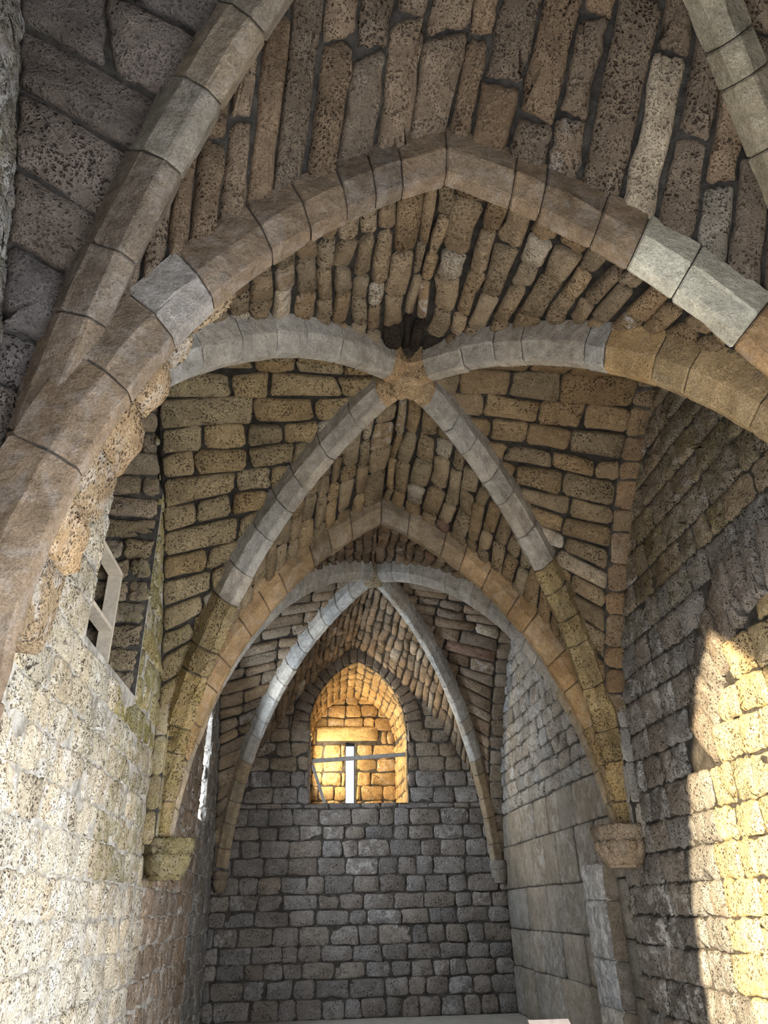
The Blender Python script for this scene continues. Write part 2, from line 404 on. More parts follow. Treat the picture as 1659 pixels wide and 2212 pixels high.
def course_axis(M, S, v0, v1, ax, toward, L0, r, gap, proud, colf, wearf, q, rough, wob):
    A = {v: S(0, v)[ax] for v in (v0, v1)}; B_ = {v: S(1, v)[ax] for v in (v0, v1)}
    sg = 1 if sum(B_.values()) > sum(A.values()) else -1
    lo, hi = min(sg*A[v0], sg*A[v1]), max(sg*B_[v0], sg*B_[v1])
    if hi-lo < .08: return
    pos = [lo]; x = lo+r.uniform(.35, 1.)*L0
    while x < hi-.45*L0: pos.append(x); x += L0*r.uniform(.62, 1.42)
    pos.append(hi)
    def P(c, v):
        d = sg*(B_[v]-A[v]); w = (c-sg*A[v])/d if d > .02 else .5
        w = max(-.02, min(1.02, w)); return S(w, v+wob*math.sin(c*5.3+v*31.7)+wob*.6*math.sin(c*12.1+v*13.))
    for i in range(len(pos)-1):
        a, b = pos[i], pos[i+1]; ja, jb = (r.gauss(0, .014) if i else 0), (r.gauss(0, .014) if i < len(pos)-2 else 0)
        c = [P(a+ja, v0), P(b+jb, v0), P(b-jb, v1), P(a-ja, v1)]
        if max((c[0]-c[1]).length, (c[2]-c[3]).length) < .07: continue
        mid = (c[0]+c[1]+c[2]+c[3])/4
        M.add(c, toward, gap, proud, r, colf(mid, r), wearf(mid, r), q, rough)

def web_rows(M, S, arc, ax, toward, hgt, L0, r, colf, wearf, q, rough, t0=.04, gap=.011, proud=.05, wob=.004, skew=.012):
    Lt = arc.L*1.05; t = max(t0, arc.t_at_z(.98))
    while t < .995:
        dt = hgt*r.uniform(.82, 1.2)/Lt; t1 = min(1., t+dt)
        if 1-t1 < .45*dt: t1 = 1.
        if (S(0, t)-S(1, t)).length > .06:
            course_axis(M, S, t, t1, ax, toward, L0, r, gap, proud, colf, wearf, q, rough, wob)
        t = t1
h, hr = g['h'], g['hr']
def wall_arc(x, yc, z0, ya, za): return A_((x, yc, z0), (x, ya, za))
TW = {0: Vector((1, .8, 2.2)), 1: Vector((.9, 5.9, 2.2)), 2: Vector((.9, 11.5, 2.2))}
cells = []
def cell(bay, kind, hgt, L0, base, q, label, za=None, xw=None, wr=None, seed=1, rough=1.):
    r = random.Random(seed); Ss = []
    tw = TW[bay]
    if kind in ('front', 'back'):
        ny = -1 if kind == 'front' else 1; Ti = bay if kind == 'front' else bay+1
        for s in (-1, 1): Ss.append((ruled(R[bay, s, ny], hr, T[Ti, s], h if Ti < 3 else .0), R[bay, s, ny]))
    else:
        s = -1 if kind == 'left' else 1
        yb = (g['yB0'], g['yB1'], g['yB2'])[bay]
        for ny in (-1, 1):
            yc = (Y0, g['Y1'], g['Y2'], g['Y3'])[bay+(1 if ny > 0 else 0)]
            z0 = (g['zr0'], g['zr1'], g['zr2'])[bay]
            wa = wall_arc(xw, yc, z0, yb, za); Ss.append((ruled(R[bay, s, ny], hr, wa, 0, .22 if bay == 0 and s < 0 else 0), R[bay, s, ny]))
    ob = shell('ceiling', [a for a, b in Ss], tw, M_MORTAR if bay == 0 else M_JOINT, label, tmin=max(a.t_at_z(1.0) for _, a in Ss))
    M = Masonry(ob)
    for S, arc in Ss:
        web_rows(M, S, arc, 1 if kind in ('front', 'back') else 0, tw, hgt, L0, r, web_col(base), wr or wear(0, .5, 1.), q, rough)
    print('cell', bay, kind, M.build())
    return Ss
cell(0, 'back', .315, .60, BROWN, 2, 'vault web of long brown radiating stones in front of the near transverse arch', seed=3)
cell(0, 'left', .38, .95, (.165, .14, .125), 2, 'brown vault web, tinted dark bluish for haze, beyond the broad near rib', za=5.7, xw=XL, seed=4)  # base colour cooled and darkened: bluish flare haze put into the stones
cell(0, 'right', .36, .6, BROWN2, 1, 'sliver of vault web beyond the rib at the upper right corner', za=5.2, xw=XR, seed=5)
cell(0, 'front', .3, .6, BROWN, 1, 'vault web overhead beside the camera', seed=6)
cell(1, 'front', .25, .46, (.26, .195, .125), 1, 'rough brown vault web between near transverse arch and middle boss', seed=7)
cell(1, 'left', .30, .58, (.30, .23, .135), 1, 'coursed side web left of the middle boss', za=4.95, xw=XL, wr=lambda p, r: ((.6 if p.z < 2.9+E else .12)*r.random(), 0, .9), seed=8)
cell(1, 'right', .30, .62, (.26, .19, .115), 1, 'coursed side web right of the middle boss', za=4.95, xw=3.38, wr=wear(.12, .5, 1.), seed=9)
cell(1, 'back', .245, .45, (.28, .215, .135), 1, 'radiating vault web between middle boss and second transverse arch', seed=10)
cell(2, 'front', .22, .36, (.24, .18, .125), 1, 'vault web just behind the second transverse arch', seed=11)
cell(2, 'left', .27, .6, (.31, .245, .175), 1, 'coursed side web of the far bay, left', za=5.0, xw=XL, seed=12)
cell(2, 'right', .27, .6, (.26, .20, .145), 1, 'coursed side web of the far bay, right', za=5.0, xw=3.36, seed=13)
cell(2, 'back', .225, .36, (.28, .215, .15), 1, 'small radiating stones of the web above the end wall niche', seed=14)

# ------------------------------------------------------------------ wall masonry
def plane_rows(M, S, z0, z1, hgt, a0, a1, holes, toward, L0f, r, colf, wearf, qf, rough=1., gap=.009, proudf=lambda p: .02, hf=None):
    """coursed wall; S(a, z) gives the wall point, holes(a, z) says if a point is open"""
    z = z0; row = 0
    while z < z1-.05:
        hh = (hf(z) if hf else hgt)*r.uniform(.88, 1.12); zt = min(z1, z+hh); zm = (z+zt)/2
        a = a0 - r.uniform(0, .4); tp = 0
        while a < a1:
            L0 = L0f(a, zm); w = L0*r.uniform(.6, 1.4); b = min(a+w, a1)
            if a1-b < .3*L0: b = a1
            aa, bb = max(a, a0), b
            # trim against openings
            ss = [aa+(bb-aa)*k/16 for k in range(17)]; hs = (bb-aa)/32 if (bb-aa) > .2 else 0; free = [not holes(q_, zm) for q_ in ss]
            if all(free): runs = [(aa, bb)]
            elif not any(free): runs = []
            else:
                runs = []; st = None
                for q_, f_ in zip(ss, free):
                    if f_ and st is None: st = q_
                    if not f_ and st is not None: runs.append((st, q_+hs)); st = None
                if st is not None: runs.append((st, bb))
            for u0, u1 in runs:
                if u1-u0 < .05: continue
                def SS(x_, z_): return S(x_, z_ + .005*math.sin(x_*2.3+z_*9)+.004*math.sin(x_*6.1+z_*5))
                t0, t1 = tp, r.gauss(0, .008); tp = t1
                c = [SS(u0+t0, z), SS(u1+t1, z), SS(u1-t1, zt), SS(u0-t0, zt)]; mid = (c[0]+c[1]+c[2]+c[3])/4
                M.add(c, toward, gap, proudf(mid), r, colf(mid, r), wearf(mid, r), qf(mid), rough)
            a = b
        z = zt; row += 1
def inside(loop):
    def f(a, z):
        c = False; n = len(loop)
        for i in range(n):
            x1, y1 = loop[i]; x2, y2 = loop[(i+1) % n]
            if (y1 > z) != (y2 > z) and a < (x2-x1)*(z-y1)/(y2-y1)+x1: c = not c
        return c
    return f
inA, inB, inC, inD, inN = map(inside, (holeA, holeB, holeC, holeD, holeN))
SL = lambda y, z: Vector((XL, y, z)); SR = lambda y, z: Vector((XR, y, z)); SB = lambda x, z: Vector((x, YB, z))
r = random.Random(21)
M = Masonry(wall_left)
def cL(p, r):
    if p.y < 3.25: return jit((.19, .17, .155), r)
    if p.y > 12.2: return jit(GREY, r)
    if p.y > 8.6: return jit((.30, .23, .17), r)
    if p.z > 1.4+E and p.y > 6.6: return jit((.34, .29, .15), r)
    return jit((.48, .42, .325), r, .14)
def wL(p, r):
    m = .75 if (p.y > 6.5 and p.z > E+.1 and p.y < 9) else (.35 if p.z > 1.0+E and p.y < 9 else .04)
    return (m*r.uniform(.5, 1), .5*r.random(), .85+.3*r.random())
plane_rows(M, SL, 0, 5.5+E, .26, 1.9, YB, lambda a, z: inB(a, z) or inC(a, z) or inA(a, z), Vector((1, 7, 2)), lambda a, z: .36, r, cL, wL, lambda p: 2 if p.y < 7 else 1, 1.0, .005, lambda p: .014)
print('wall_left', M.build())
# right wall
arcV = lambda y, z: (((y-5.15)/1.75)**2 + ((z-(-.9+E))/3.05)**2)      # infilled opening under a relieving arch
M = Masonry(wall_right)
def big(a, z): return z < 1.47+E and a > 9.0
def cR(p, r):
    if big(p.y, p.z): return jit((.27, .245, .21), r, .08)
    if p.y > 9.2: return jit((.34, .32, .29), r, .15)
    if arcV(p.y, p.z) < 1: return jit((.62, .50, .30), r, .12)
    if p.z > 2.9+E: return jit((.235, .19, .135), r, .14)
    return jit((.255, .235, .215), r)
def wR(p, r):
    if big(p.y, p.z): return (0, .3*r.random(), .35)
    if 7.4 < p.y < 9.2 and p.z < 1.9: return (0, .9*r.random(), .8)
    mo = .5 if (p.z > 2.6+E and p.y < 7.5) else 0
    return (mo*r.random(), .45*r.random() if p.y > 7 else .2*r.random(), .9+.3*r.random())
ringR = lambda y, z: 1 <= arcV(y, z) and ((y-5.15)/2.25)**2+((z-(-.9+E))/3.65)**2 < 1 and z > .9+E
r = random.Random(22)
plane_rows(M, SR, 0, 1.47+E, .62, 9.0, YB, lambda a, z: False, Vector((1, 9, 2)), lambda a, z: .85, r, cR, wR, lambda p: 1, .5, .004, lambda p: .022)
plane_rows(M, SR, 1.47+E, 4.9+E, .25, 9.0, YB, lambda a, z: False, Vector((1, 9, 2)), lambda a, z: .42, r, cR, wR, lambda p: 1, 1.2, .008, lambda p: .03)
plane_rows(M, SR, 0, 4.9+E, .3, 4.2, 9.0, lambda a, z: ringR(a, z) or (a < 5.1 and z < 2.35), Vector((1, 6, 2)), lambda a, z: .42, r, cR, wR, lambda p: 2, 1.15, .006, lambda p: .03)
# relieving arch: stones on edge around the infilled opening
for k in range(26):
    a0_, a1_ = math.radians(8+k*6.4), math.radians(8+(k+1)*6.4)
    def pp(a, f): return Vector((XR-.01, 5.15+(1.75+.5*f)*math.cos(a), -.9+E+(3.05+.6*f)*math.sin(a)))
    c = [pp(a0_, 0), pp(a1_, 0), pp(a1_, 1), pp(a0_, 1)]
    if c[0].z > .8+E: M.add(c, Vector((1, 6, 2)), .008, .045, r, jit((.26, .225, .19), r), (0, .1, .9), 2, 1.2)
print('wall_right', M.build())
# end wall
M = Masonry(wall_back); r = random.Random(23)
def cB(p, r):
    if p.z > 2.4+E: return jit((.30, .25, .195), r, .16)
    return jit((.27, .25, .235), r, .16)
ringN = inside(arch_loop(.915, 1.32, NI['z0'], NI['zs']+.05, NI['za']+.42))
for z0_, z1_ in ((0, NI['z0']), (NI['z0'], 4.9+E)): plane_rows(M, SB, z0_, z1_, .265, XL, XR, lambda a, z: inN(a, z) or (ringN(a, z) and z > NI['zs']), Vector((1, 9, 2)), lambda a, z: .44, r, cB, lambda p, r: (0, .45*r.random() if r.random() < .3 else 0, .9), lambda p: 1, 1.0, .008, lambda p: .022)
for s in (-1, 1):                                                      # arch stones round the niche
    ai = A_((.915+s*.955, YB-.005, NI['zs']-E), (.915, YB-.005, NI['za']-E)); n = 11
    for k in range(n):
        c = [ai.pt(k/n, 0, 0), ai.pt((k+1)/n, 0, 0), ai.pt((k+1)/n, 0, .34), ai.pt(k/n, 0, .34)]
        M.add(c, Vector((1, 9, 2)), .007, .03, r, jit((.24, .195, .15), r), (0, 0, .8), 1, 1.)
print('wall_back', M.build())

# ------------------------------------------------------------------ wall arch of the middle bay, right: stones between web edge and wall
def strip(name, arcs, dx, colf, label, hgt, seed, toward):
    r = random.Random(seed)
    Ss = [(lambda w, t, a=a: a.pt(t) + Vector((dx*w, 0, 0))) for a in arcs]
    zb_ = .8; ob = shell(name, Ss, toward, M_MORTAR, label, .22, 16, 1, tmin=arcs[0].t_at_z(zb_)); M = Masonry(ob)
    for S, a in zip(Ss, arcs):
        t = a.t_at_z(zb_)+.01
        while t < .99:
            t1 = min(1, t+hgt*r.uniform(.7, 1.3)/a.L)
            c = [S(0, t), S(1, t), S(1, t1), S(0, t1)]; M.add(c, toward, .007, .02, r, colf(c[0], r), wear(.2, .2, .9)(c[0], r), 1, .8); t = t1
    M.build(); return ob
strip('trim_1', [wall_arc(3.37, yc, z0, g['yB1'], 4.95) for yc, z0 in ((g['Y1'], g['zr1']), (g['Y2'], g['zr1']))], XR-3.37+.02,
      lambda p, r: jit((.27, .19, .12), r), 'curved strip of brown stones where the side web meets the right wall', .3, 31, TW[1])
strip('trim_2', [wall_arc(3.36, yc, z0, g['yB2'], 5.0) for yc, z0 in ((g['Y2'], g['zr2']), (g['Y3'], g['zr2']))], XR-3.36+.02,
      lambda p, r: jit((.27, .22, .17), r), 'curved strip of stones above the right wall of the far bay', .3, 32, TW[2])

# ================================================================== WINDOWS AND EMBRASURES
def loft_y(name, loopA, ya, loopB, yb, mat, ny=6, skip=None, thick=.3):
    """stone tunnel between two outlines in (x, z)"""
    n = len(loopA); cxm = sum(p[0] for p in loopA)/n; czm = sum(p[1] for p in loopA)/n; V = []
    for lay_ in (0, 1):
        for k in range(ny+1):
            f = k/ny
            for a, b in zip(loopA, loopB):
                x = a[0]+(b[0]-a[0])*f; z = a[1]+(b[1]-a[1])*f
                if lay_: d = Vector((x-cxm, z-czm)).normalized()*thick; x += d.x; z += d.y
                V.append((x, ya+(yb-ya)*f, z))
    m = n*(ny+1); F = []
    for k in range(ny):
        for i in range(n):
            j = (i+1) % n; q = (k*n+i, k*n+j, (k+1)*n+j, (k+1)*n+i)
            c = (sum((Vector(V[t]) for t in q), Vector()))/4
            if skip and skip(c): continue
            F.append(q); F.append(tuple(t+m for t in reversed(q)))
    return link(name, V, F, mat)
def dense(loop, step=.3):
    out = []
    for i, p in enumerate(loop):
        q_ = loop[(i+1) % len(loop)]; d = math.hypot(q_[0]-p[0], q_[1]-p[1]); k = max(1, int(d/step))
        out += [(p[0]+(q_[0]-p[0])*j/k, p[1]+(q_[1]-p[1])*j/k) for j in range(k)]
    return out
YN = 16.25
kx = (NI['x0']+NI['x1'])/2
nearL = arch_loop(kx, .955, NI['z0'], NI['zs'], NI['za']); farL = arch_loop(kx+.01, .90, NI['z0'], NI['zs']+.1, 4.13+E)
def dense2(la, lb):
    oa, ob_ = [], []
    n = len(la)
    for i in range(n):
        a, b = la[i], la[(i+1) % n]; c, d = lb[i], lb[(i+1) % n]; k = max(1, int(math.hypot(b[0]-a[0], b[1]-a[1])/.25))
        for j in range(k):
            f = j/k; oa.append((a[0]+(b[0]-a[0])*f, a[1]+(b[1]-a[1])*f)); ob_.append((c[0]+(d[0]-c[0])*f, c[1]+(d[1]-c[1])*f))
    return oa, ob_
dn, df = dense2(nearL, farL)
unseen_gap = lambda c: c.x < .1 and 14.9 < c.y < 16.0 and NI['z0']+.45 < c.z < NI['zs']+.2  # hidden opening added in the left reveal to let the warm lamp in
window_1 = loft_y('window_1', dn, YB+.01, df, YN, M_MORTAR, 7, unseen_gap)
tag(window_1, 'deep pointed niche of golden stones in the end wall', kind='structure')
TN = Vector((kx, 15.3, NI['z0']+1.1)); r = random.Random(41)
M = Masonry(window_1)
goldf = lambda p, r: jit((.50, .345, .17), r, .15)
for s in (-1, 1):
    Sj = lambda w, z, s=s: Vector((kx+s*(.955-.05*w), YB+.02+(YN-YB-.02)*w, z))
    z = NI['z0']
    while z < NI['zs']-.05:
        zt = min(NI['zs'], z+.24)
        course(M, Sj, z, zt, TN, .34, r, .007, .02, goldf, wear(0, .2, .8), 1, .9, 0, 1, .0, (lambda m: not unseen_gap(m)) if s < 0 else None)
        z = zt
    aN = A_((kx+s*.955, YB+.02, NI['zs']-E), (kx, YB+.02, NI['za']-E)); aF = A_((kx+.01+s*.90, YN, NI['zs']+.1-E), (kx+.01, YN, 4.13))
    Sa = lambda w, t: aN.pt(t).lerp(aF.pt(t), w)
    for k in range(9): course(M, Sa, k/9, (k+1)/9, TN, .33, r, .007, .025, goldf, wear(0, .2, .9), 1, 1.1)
# back panel of the niche with its arrow slit
SLX0, SLX1, SLZ1 = .76, .96, 3.15+E
slit = [(SLX0, NI['z0']+.02), (SLX1, NI['z0']+.02), (SLX1, SLZ1), (SLX0, SLZ1)]
outerP = [(-.4, NI['z0']-.3), (2.3, NI['z0']-.3), (2.3, 5.0+E), (-.4, 5.0+E)]
pan = prism('back_panel', outerP, [slit], 'y', YN, YN+.45, M_MORTAR, window_1)
SP = lambda x, z: Vector((x, YN, z)); inSlit = lambda x, z: SLX0-.02 < x < SLX1+.02 and z < SLZ1
lin = lambda x, z: inSlit(x, z) or (SLZ1 < z < SLZ1+.34 and .1 < x < 1.5)
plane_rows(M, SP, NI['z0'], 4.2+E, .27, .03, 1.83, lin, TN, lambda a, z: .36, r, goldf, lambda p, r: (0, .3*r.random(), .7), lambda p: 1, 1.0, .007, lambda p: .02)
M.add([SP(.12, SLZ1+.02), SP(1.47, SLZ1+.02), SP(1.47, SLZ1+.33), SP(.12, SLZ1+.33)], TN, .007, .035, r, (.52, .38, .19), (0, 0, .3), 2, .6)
M.build()

# embrasure in the left wall of the middle bay
holeB2 = dense(holeB)
r = random.Random(42)
ex0 = XL-.9
window_2 = prism('window_2', [(4.9, 1.4+E), (7.6, 1.4+E), (7.6, 5.2+E), (4.9, 5.2+E)], [], 'x', ex0-.3, ex0-.02, M_MORTAR)
tag(window_2, 'blocked deep window recess in the left wall, far side of brown coursed stones', kind='structure')
M = Masonry(window_2); TE = Vector((XL-.2, 6.0, 2.8+E))
brf = lambda p, r: jit((.27, .215, .15) if p.z > 2.9+E else (.23, .19, .14), r, .2)
Sjm = lambda w, z: Vector((ex0+.0+(XL-ex0-.02)*w, EMB['y1'], z))
z = EMB['z0']
while z < EMB['zs']-.03:
    zt = min(EMB['zs'], z+.235); course(M, Sjm, z, zt, TE, .42, r, .012, .03, brf, wear(.5, .1, 1), 2, 1.3); z = zt
eb = A_((XL, EMB['y1'], EMB['zs']-E), (XL, (EMB['y0']+EMB['y1'])/2, EMB['za']-E)); ea_ = A_((XL, EMB['y0'], EMB['zs']-E), (XL, (EMB['y0']+EMB['y1'])/2, EMB['za']-E))
for a in (eb, ea_):
    Sq = lambda w, t, a=a: a.pt(t)+Vector(((w-1)*.9-.02, 0, 0))
    for k in range(6): course(M, Sq, k/6, (k+1)/6, TE, .4, r, .012, .03, brf, wear(.3, .1, 1), 1, 1.3)
SBk = lambda y, z: Vector((ex0-.02, y, z))
plane_rows(M, SBk, EMB['z0'], EMB['za'], .27, EMB['y0'], EMB['y1'], lambda a, z: not inB(a, z), TE, lambda a, z: .4, r, lambda p, r: jit((.16, .15, .14), r), lambda p, r: (0, 0, 1), lambda p: 1, 1.2, .01, lambda p: .03)
M.build()

# far window in the left wall: bright rough jamb
r = random.Random(43)
window_3 = link('window_3', *box(XL-.9, XL-.02, WIN['y0']-.02, WIN['y1']+.02, WIN['z0']-.12, WIN['z0']), M_MORTAR_PALE)
tag(window_3, 'narrow far window in the left wall with a dazzling white stone jamb', kind='structure')
M = Masonry(window_3); TF = Vector((XL-.3, 12.5, 2.2+E))
z = WIN['z0']
Sw = lambda w, z: Vector((XL-.9+.88*w, WIN['y1'], z))
while z < WIN['zs']-.03:
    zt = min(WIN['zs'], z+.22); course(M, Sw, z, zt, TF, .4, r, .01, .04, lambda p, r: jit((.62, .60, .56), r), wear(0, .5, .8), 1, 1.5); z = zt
M.build()

# ================================================================== RIBS AND ARCHES
def section(w, h, soft=.055, ch=.12):
    return [(-w/2, h+.07), (-w/2, ch+.02), (-w/2+.012, ch), (-soft-.006, .012), (-soft+.012, 0), (soft-.012, 0), (soft+.006, .012), (w/2-.012, ch), (w/2, ch+.02), (w/2, h+.07)]
def sweep_mesh(arc, sec, ts, shrink, nz=0., r=None):
    V, F = [], []; n = len(sec)
    cv = sum(p[1] for p in sec)/n
    for t, sh in zip(ts, shrink):
        for (u, v) in sec:
            u2 = u*(1-sh*2.2); v2 = v + (cv-v)*sh*1.4
            if r and nz: u2 += r.gauss(0, nz); v2 += r.gauss(0, nz)
            V.append(arc.pt(t, u2, v2))
    m = len(ts)
    for k in range(m-1):
        for i in range(n):
            j = (i+1) % n; F.append((k*n+i, k*n+j, (k+1)*n+j, (k+1)*n+i))
    F.append(tuple(range(n-1, -1, -1))); F.append(tuple((m-1)*n+i for i in range(n)))
    a, b, c = V[0], V[1], V[n]          # outward orientation check on the first side quad
    mid = sum((v for v in V), Vector())/len(V)
    if (b-a).cross(c-a).dot((a+b+c)/3-mid) < 0: F = [tuple(reversed(f)) for f in F]
    return V, F
def rib_thing(name, arc, sec, label, cat, joints, colf, wearf, nz=.002, seed=1, group=None, name_piece='voussoir', bumpy=None):
    r = random.Random(seed)
    e = empty(name, arc.pt(joints[0])); tag(e, label, cat, group)
    core = [(u*.88, v*.93+.022) for u, v in sec]
    tt = [joints[0]+(joints[-1]-joints[0])*i/20 for i in range(21)]
    V, F = sweep_mesh(arc, core, tt, [0]*21); link('mortar_core', V, F, M_MORTAR, e)
    tt = sorted(set(tt+[0.])) if joints[0] < 0 else tt
    for k in range(len(joints)-1):
        a, b = joints[k], joints[k+1]; gp = .0035/arc.L
        if b-a < .005: continue
        a += gp; b -= gp; bev = min(.012/arc.L, (b-a)*.2); ns = max(2, int((b-a)*arc.L/.12))
        ts = [a, a+bev]+[a+bev+(b-a-2*bev)*i/ns for i in range(1, ns)]+[b-bev, b]
        sh = [.05]+[0]*(len(ts)-2)+[.05]
        ti, we, rough = colf(k, len(joints)-1, r), wearf(k, len(joints)-1, r), 0
        z_ = (nz[k] if isinstance(nz, (list, tuple)) else nz)*r.uniform(.6, 1.5)
        dx = r.gauss(0, .004); sec2 = [(u*(1+dx*3)+r.gauss(0, .003), v+dx) for u, v in sec]
        V, F = sweep_mesh(arc, sec2, ts, sh, z_, r)
        mid = arc.pt((a+b)/2)
        if not in_view([arc.pt(a), arc.pt(b), arc.pt((a+b)/2, 0, .3)], .3): continue
        mat = M_STONE if we[2] > .6 else M_DRESS
        link(name_piece, V, F, mat, e, False, ti, we, mid)
    return e
def even(arc, t0, t1, size, r):
    n = max(1, round((t1-t0)*arc.L/size)); J = [t0+(t1-t0)*i/n for i in range(n+1)]
    return [J[0]]+[j+r.gauss(0, .13/n*(t1-t0)) for j in J[1:-1]]+[J[-1]]
secT = section(g['w'], g['h']); secR = section(g['wr'], g['hr'], .055, .13)
sec2 = section(g['wr']*.84, g['hr']*.84, .048, .105)
r = random.Random(51)
def w_dress(a=.15): return lambda k, n, r: (0, .25*r.random() if r.random() < .2 else 0, a*r.uniform(.5, 1.5))

# near transverse arch, joints read off the picture
def px_joints(arc, pts, u, v, t0, tend=1.):
    J = sorted(arc.t_px(p, u, v) for p in pts); J = [j for j in J if t0+.02 < j < tend-.01]
    return [t0]+J+[tend]
wu = g['w']/2
for s, pts, lab in ((-1, [(130, 1000), (215, 800), (300, 650), (400, 560), (545, 455), (635, 400), (730, 370), (800, 345), (860, 320)], 'left half of the broad near transverse arch, one pale block low on it'),
                    (1, [(1115, 340), (1185, 370), (1310, 430), (1400, 480), (1505, 545), (1659, 655)], 'right half of the near transverse arch with two bright cream replacement blocks')):
    a = T[1, s]; J = [-1.9/a.L, -1.45/a.L, -1.0/a.L, -.55/a.L]+px_joints(a, pts, wu, g['h'], -.10/a.L)
    def cf(k, n, r, s=s):
        if s > 0 and n-k in (5, 6): return CREAM
        if s > 0 and n-k > 6: return (.42, .27, .14)
        if s < 0 and n-k == 9-2: return (.34, .31, .28)
        return jit((.26, .19, .125) if s > 0 else (.225, .17, .12), r, .1)
    rough = [.004]*len(J)
    rib_thing('transverse_arch', a, secT, lab, 'arch', J, cf, lambda k, n, r, s=s: (0, .1, .35 if n-k > 6 and s > 0 else .3), .003, 52+s)
def rough_soffit(parent, arc, t0, t1, u0, u1, v0, v1, col, seed):
    r = random.Random(seed); J = even(arc, t0, t1, .34, r)
    for a, b in zip(J, J[1:]):
        f = (a+b)/2; du = r.uniform(-.03, .05); k = min(1, max(.25, (t1-f)/(t1-t0)*2.2))
        sec = [(u1, v1), (u0-du, v1), (u0*k+u1*(1-k)-du, v0+.05), (u0*k+u1*(1-k)+.05-du, v0), ((u0*k+u1*(1-k)+u1)/2, v0-.012), (u1, v0)]
        ns = 4; ts = [a+.004]+[a+(b-a)*i/ns for i in range(1, ns)]+[b-.004]
        V, F = sweep_mesh(arc, sec, ts, [.05, 0, 0, 0, .05], .010, r)
        link('backing_stone', V, F, M_STONE, parent, True, jit(col, r, .15), (0, .3*r.random(), 1.), arc.pt(f))
rough_soffit([o for o in bpy.data.objects if o.name == 'transverse_arch'][0], T[1, -1], .05, .60, -.50, -.05, .02, .34, (.36, .26, .155), 55)
# second transverse arch
for s, lab in ((-1, 'left half of the second transverse arch, ochre with dark blocks near its point'), (1, 'right half of the second transverse arch, ochre and weathered towards the corbel')):
    a = T[2, s]; t0 = a.t_at_z(.62); J = even(a, t0, 1, .40, r)
    def cf(k, n, r):
        f = k/n
        return jit((.40, .27, .145) if .15 < f < .75 else ((.27, .215, .15) if f >= .75 else (.34, .25, .15)), r, .18)
    rib_thing('transverse_arch', a, secT, lab, 'arch', J, cf, lambda k, n, r: (.3 if k/n < .3 else 0, .1, .85 if k/n < .2 else .3), [(.006 if k < len(J)*.25 else .002) for k in range(len(J))], 60+s)
# diagonal ribs
RL = {(0, -1, 1): 'broad near rib crossing the upper left of the picture', (0, 1, 1): 'pale rib entering at the upper right corner',
      (1, -1, -1): 'grey rib curving left from the middle boss behind the near arch', (1, 1, -1): 'grey then ochre rib curving right from the middle boss',
      (1, -1, 1): 'rib falling from the middle boss to the mossy left corbel', (1, 1, 1): 'rib falling from the middle boss to the carved right corbel',
      (2, -1, -1): 'left rib of the far bay that springs from the mossy corbel', (2, 1, -1): 'right rib of the far bay with a pale blue-lit soffit',
      (2, -1, 1): 'slender white-lit rib falling to the left end of the back wall', (2, 1, 1): 'slender grey rib falling to the right end of the back wall'}
for (bay, s, ny), lab in RL.items():
    a = R[bay, s, ny]; sec = sec2 if bay == 2 else secR
    zc = {0: 1.25, 1: .5, 2: .62}[bay]
    if (bay, ny) == (1, 1): zc = .62
    if (bay, ny) == (2, 1): zc = .66
    t0 = max(a.t_at_z(zc), .0) if bay else .02; t1 = 1 - (.30 if bay < 2 else .17)/a.L
    size = {0: .62, 1: .40, 2: .36}[bay]
    J = even(a, t0, t1, size, r)
    if bay == 0 and s < 0: J = [-1.2/a.L, -.6/a.L]+px_joints(a, [(490, 5), (385, 160), (290, 322), (180, 525), (110, 680), (10, 930)], g['wr']/2, hr, 0, t1)
    if bay == 0 and s > 0: J = px_joints(a, [(1565, 100), (1590, 185), (1640, 330)], -g['wr']/2+.08, 0, .02, t1)
    def cf(k, n, r, bay=bay, s=s, ny=ny):
        f = k/n
        if bay == 0: return jit(((.31, .265, .205) if f > .6 else (.24, .185, .135)) if s < 0 else (.44, .38, .27), r, .10)
        if bay == 1:
            if ny < 0 and s > 0 and f < .58: return jit((.40, .285, .15), r, .15)
            if ny > 0 and f < (.52 if s > 0 else .45): return jit((.36, .27, .14), r, .18)
            return jit((.35, .325, .285), r, .12)
        return jit((.46, .45, .42) if f > .3 else (.36, .29, .2), r, .12)
    def wf(k, n, r, bay=bay, s=s, ny=ny):
        f = k/n
        if bay == 1 and ny > 0 and f < (.52 if s > 0 else .45): return (.5 if f < .3 and s < 0 else .14, .05, .9)
        if bay == 1 and ny < 0 and s > 0 and f < .58: return (0, .05, .6)
        return (0, .1, .22 if bay else .45)
    n = len(J)
    nz = [(.007 if wf(k, n-1, r)[2] > .7 else .002) for k in range(n)]
    rib_thing('diagonal_rib', a, sec, lab, 'rib', J, cf, wf, nz, 70+bay*7+s*2+ny)

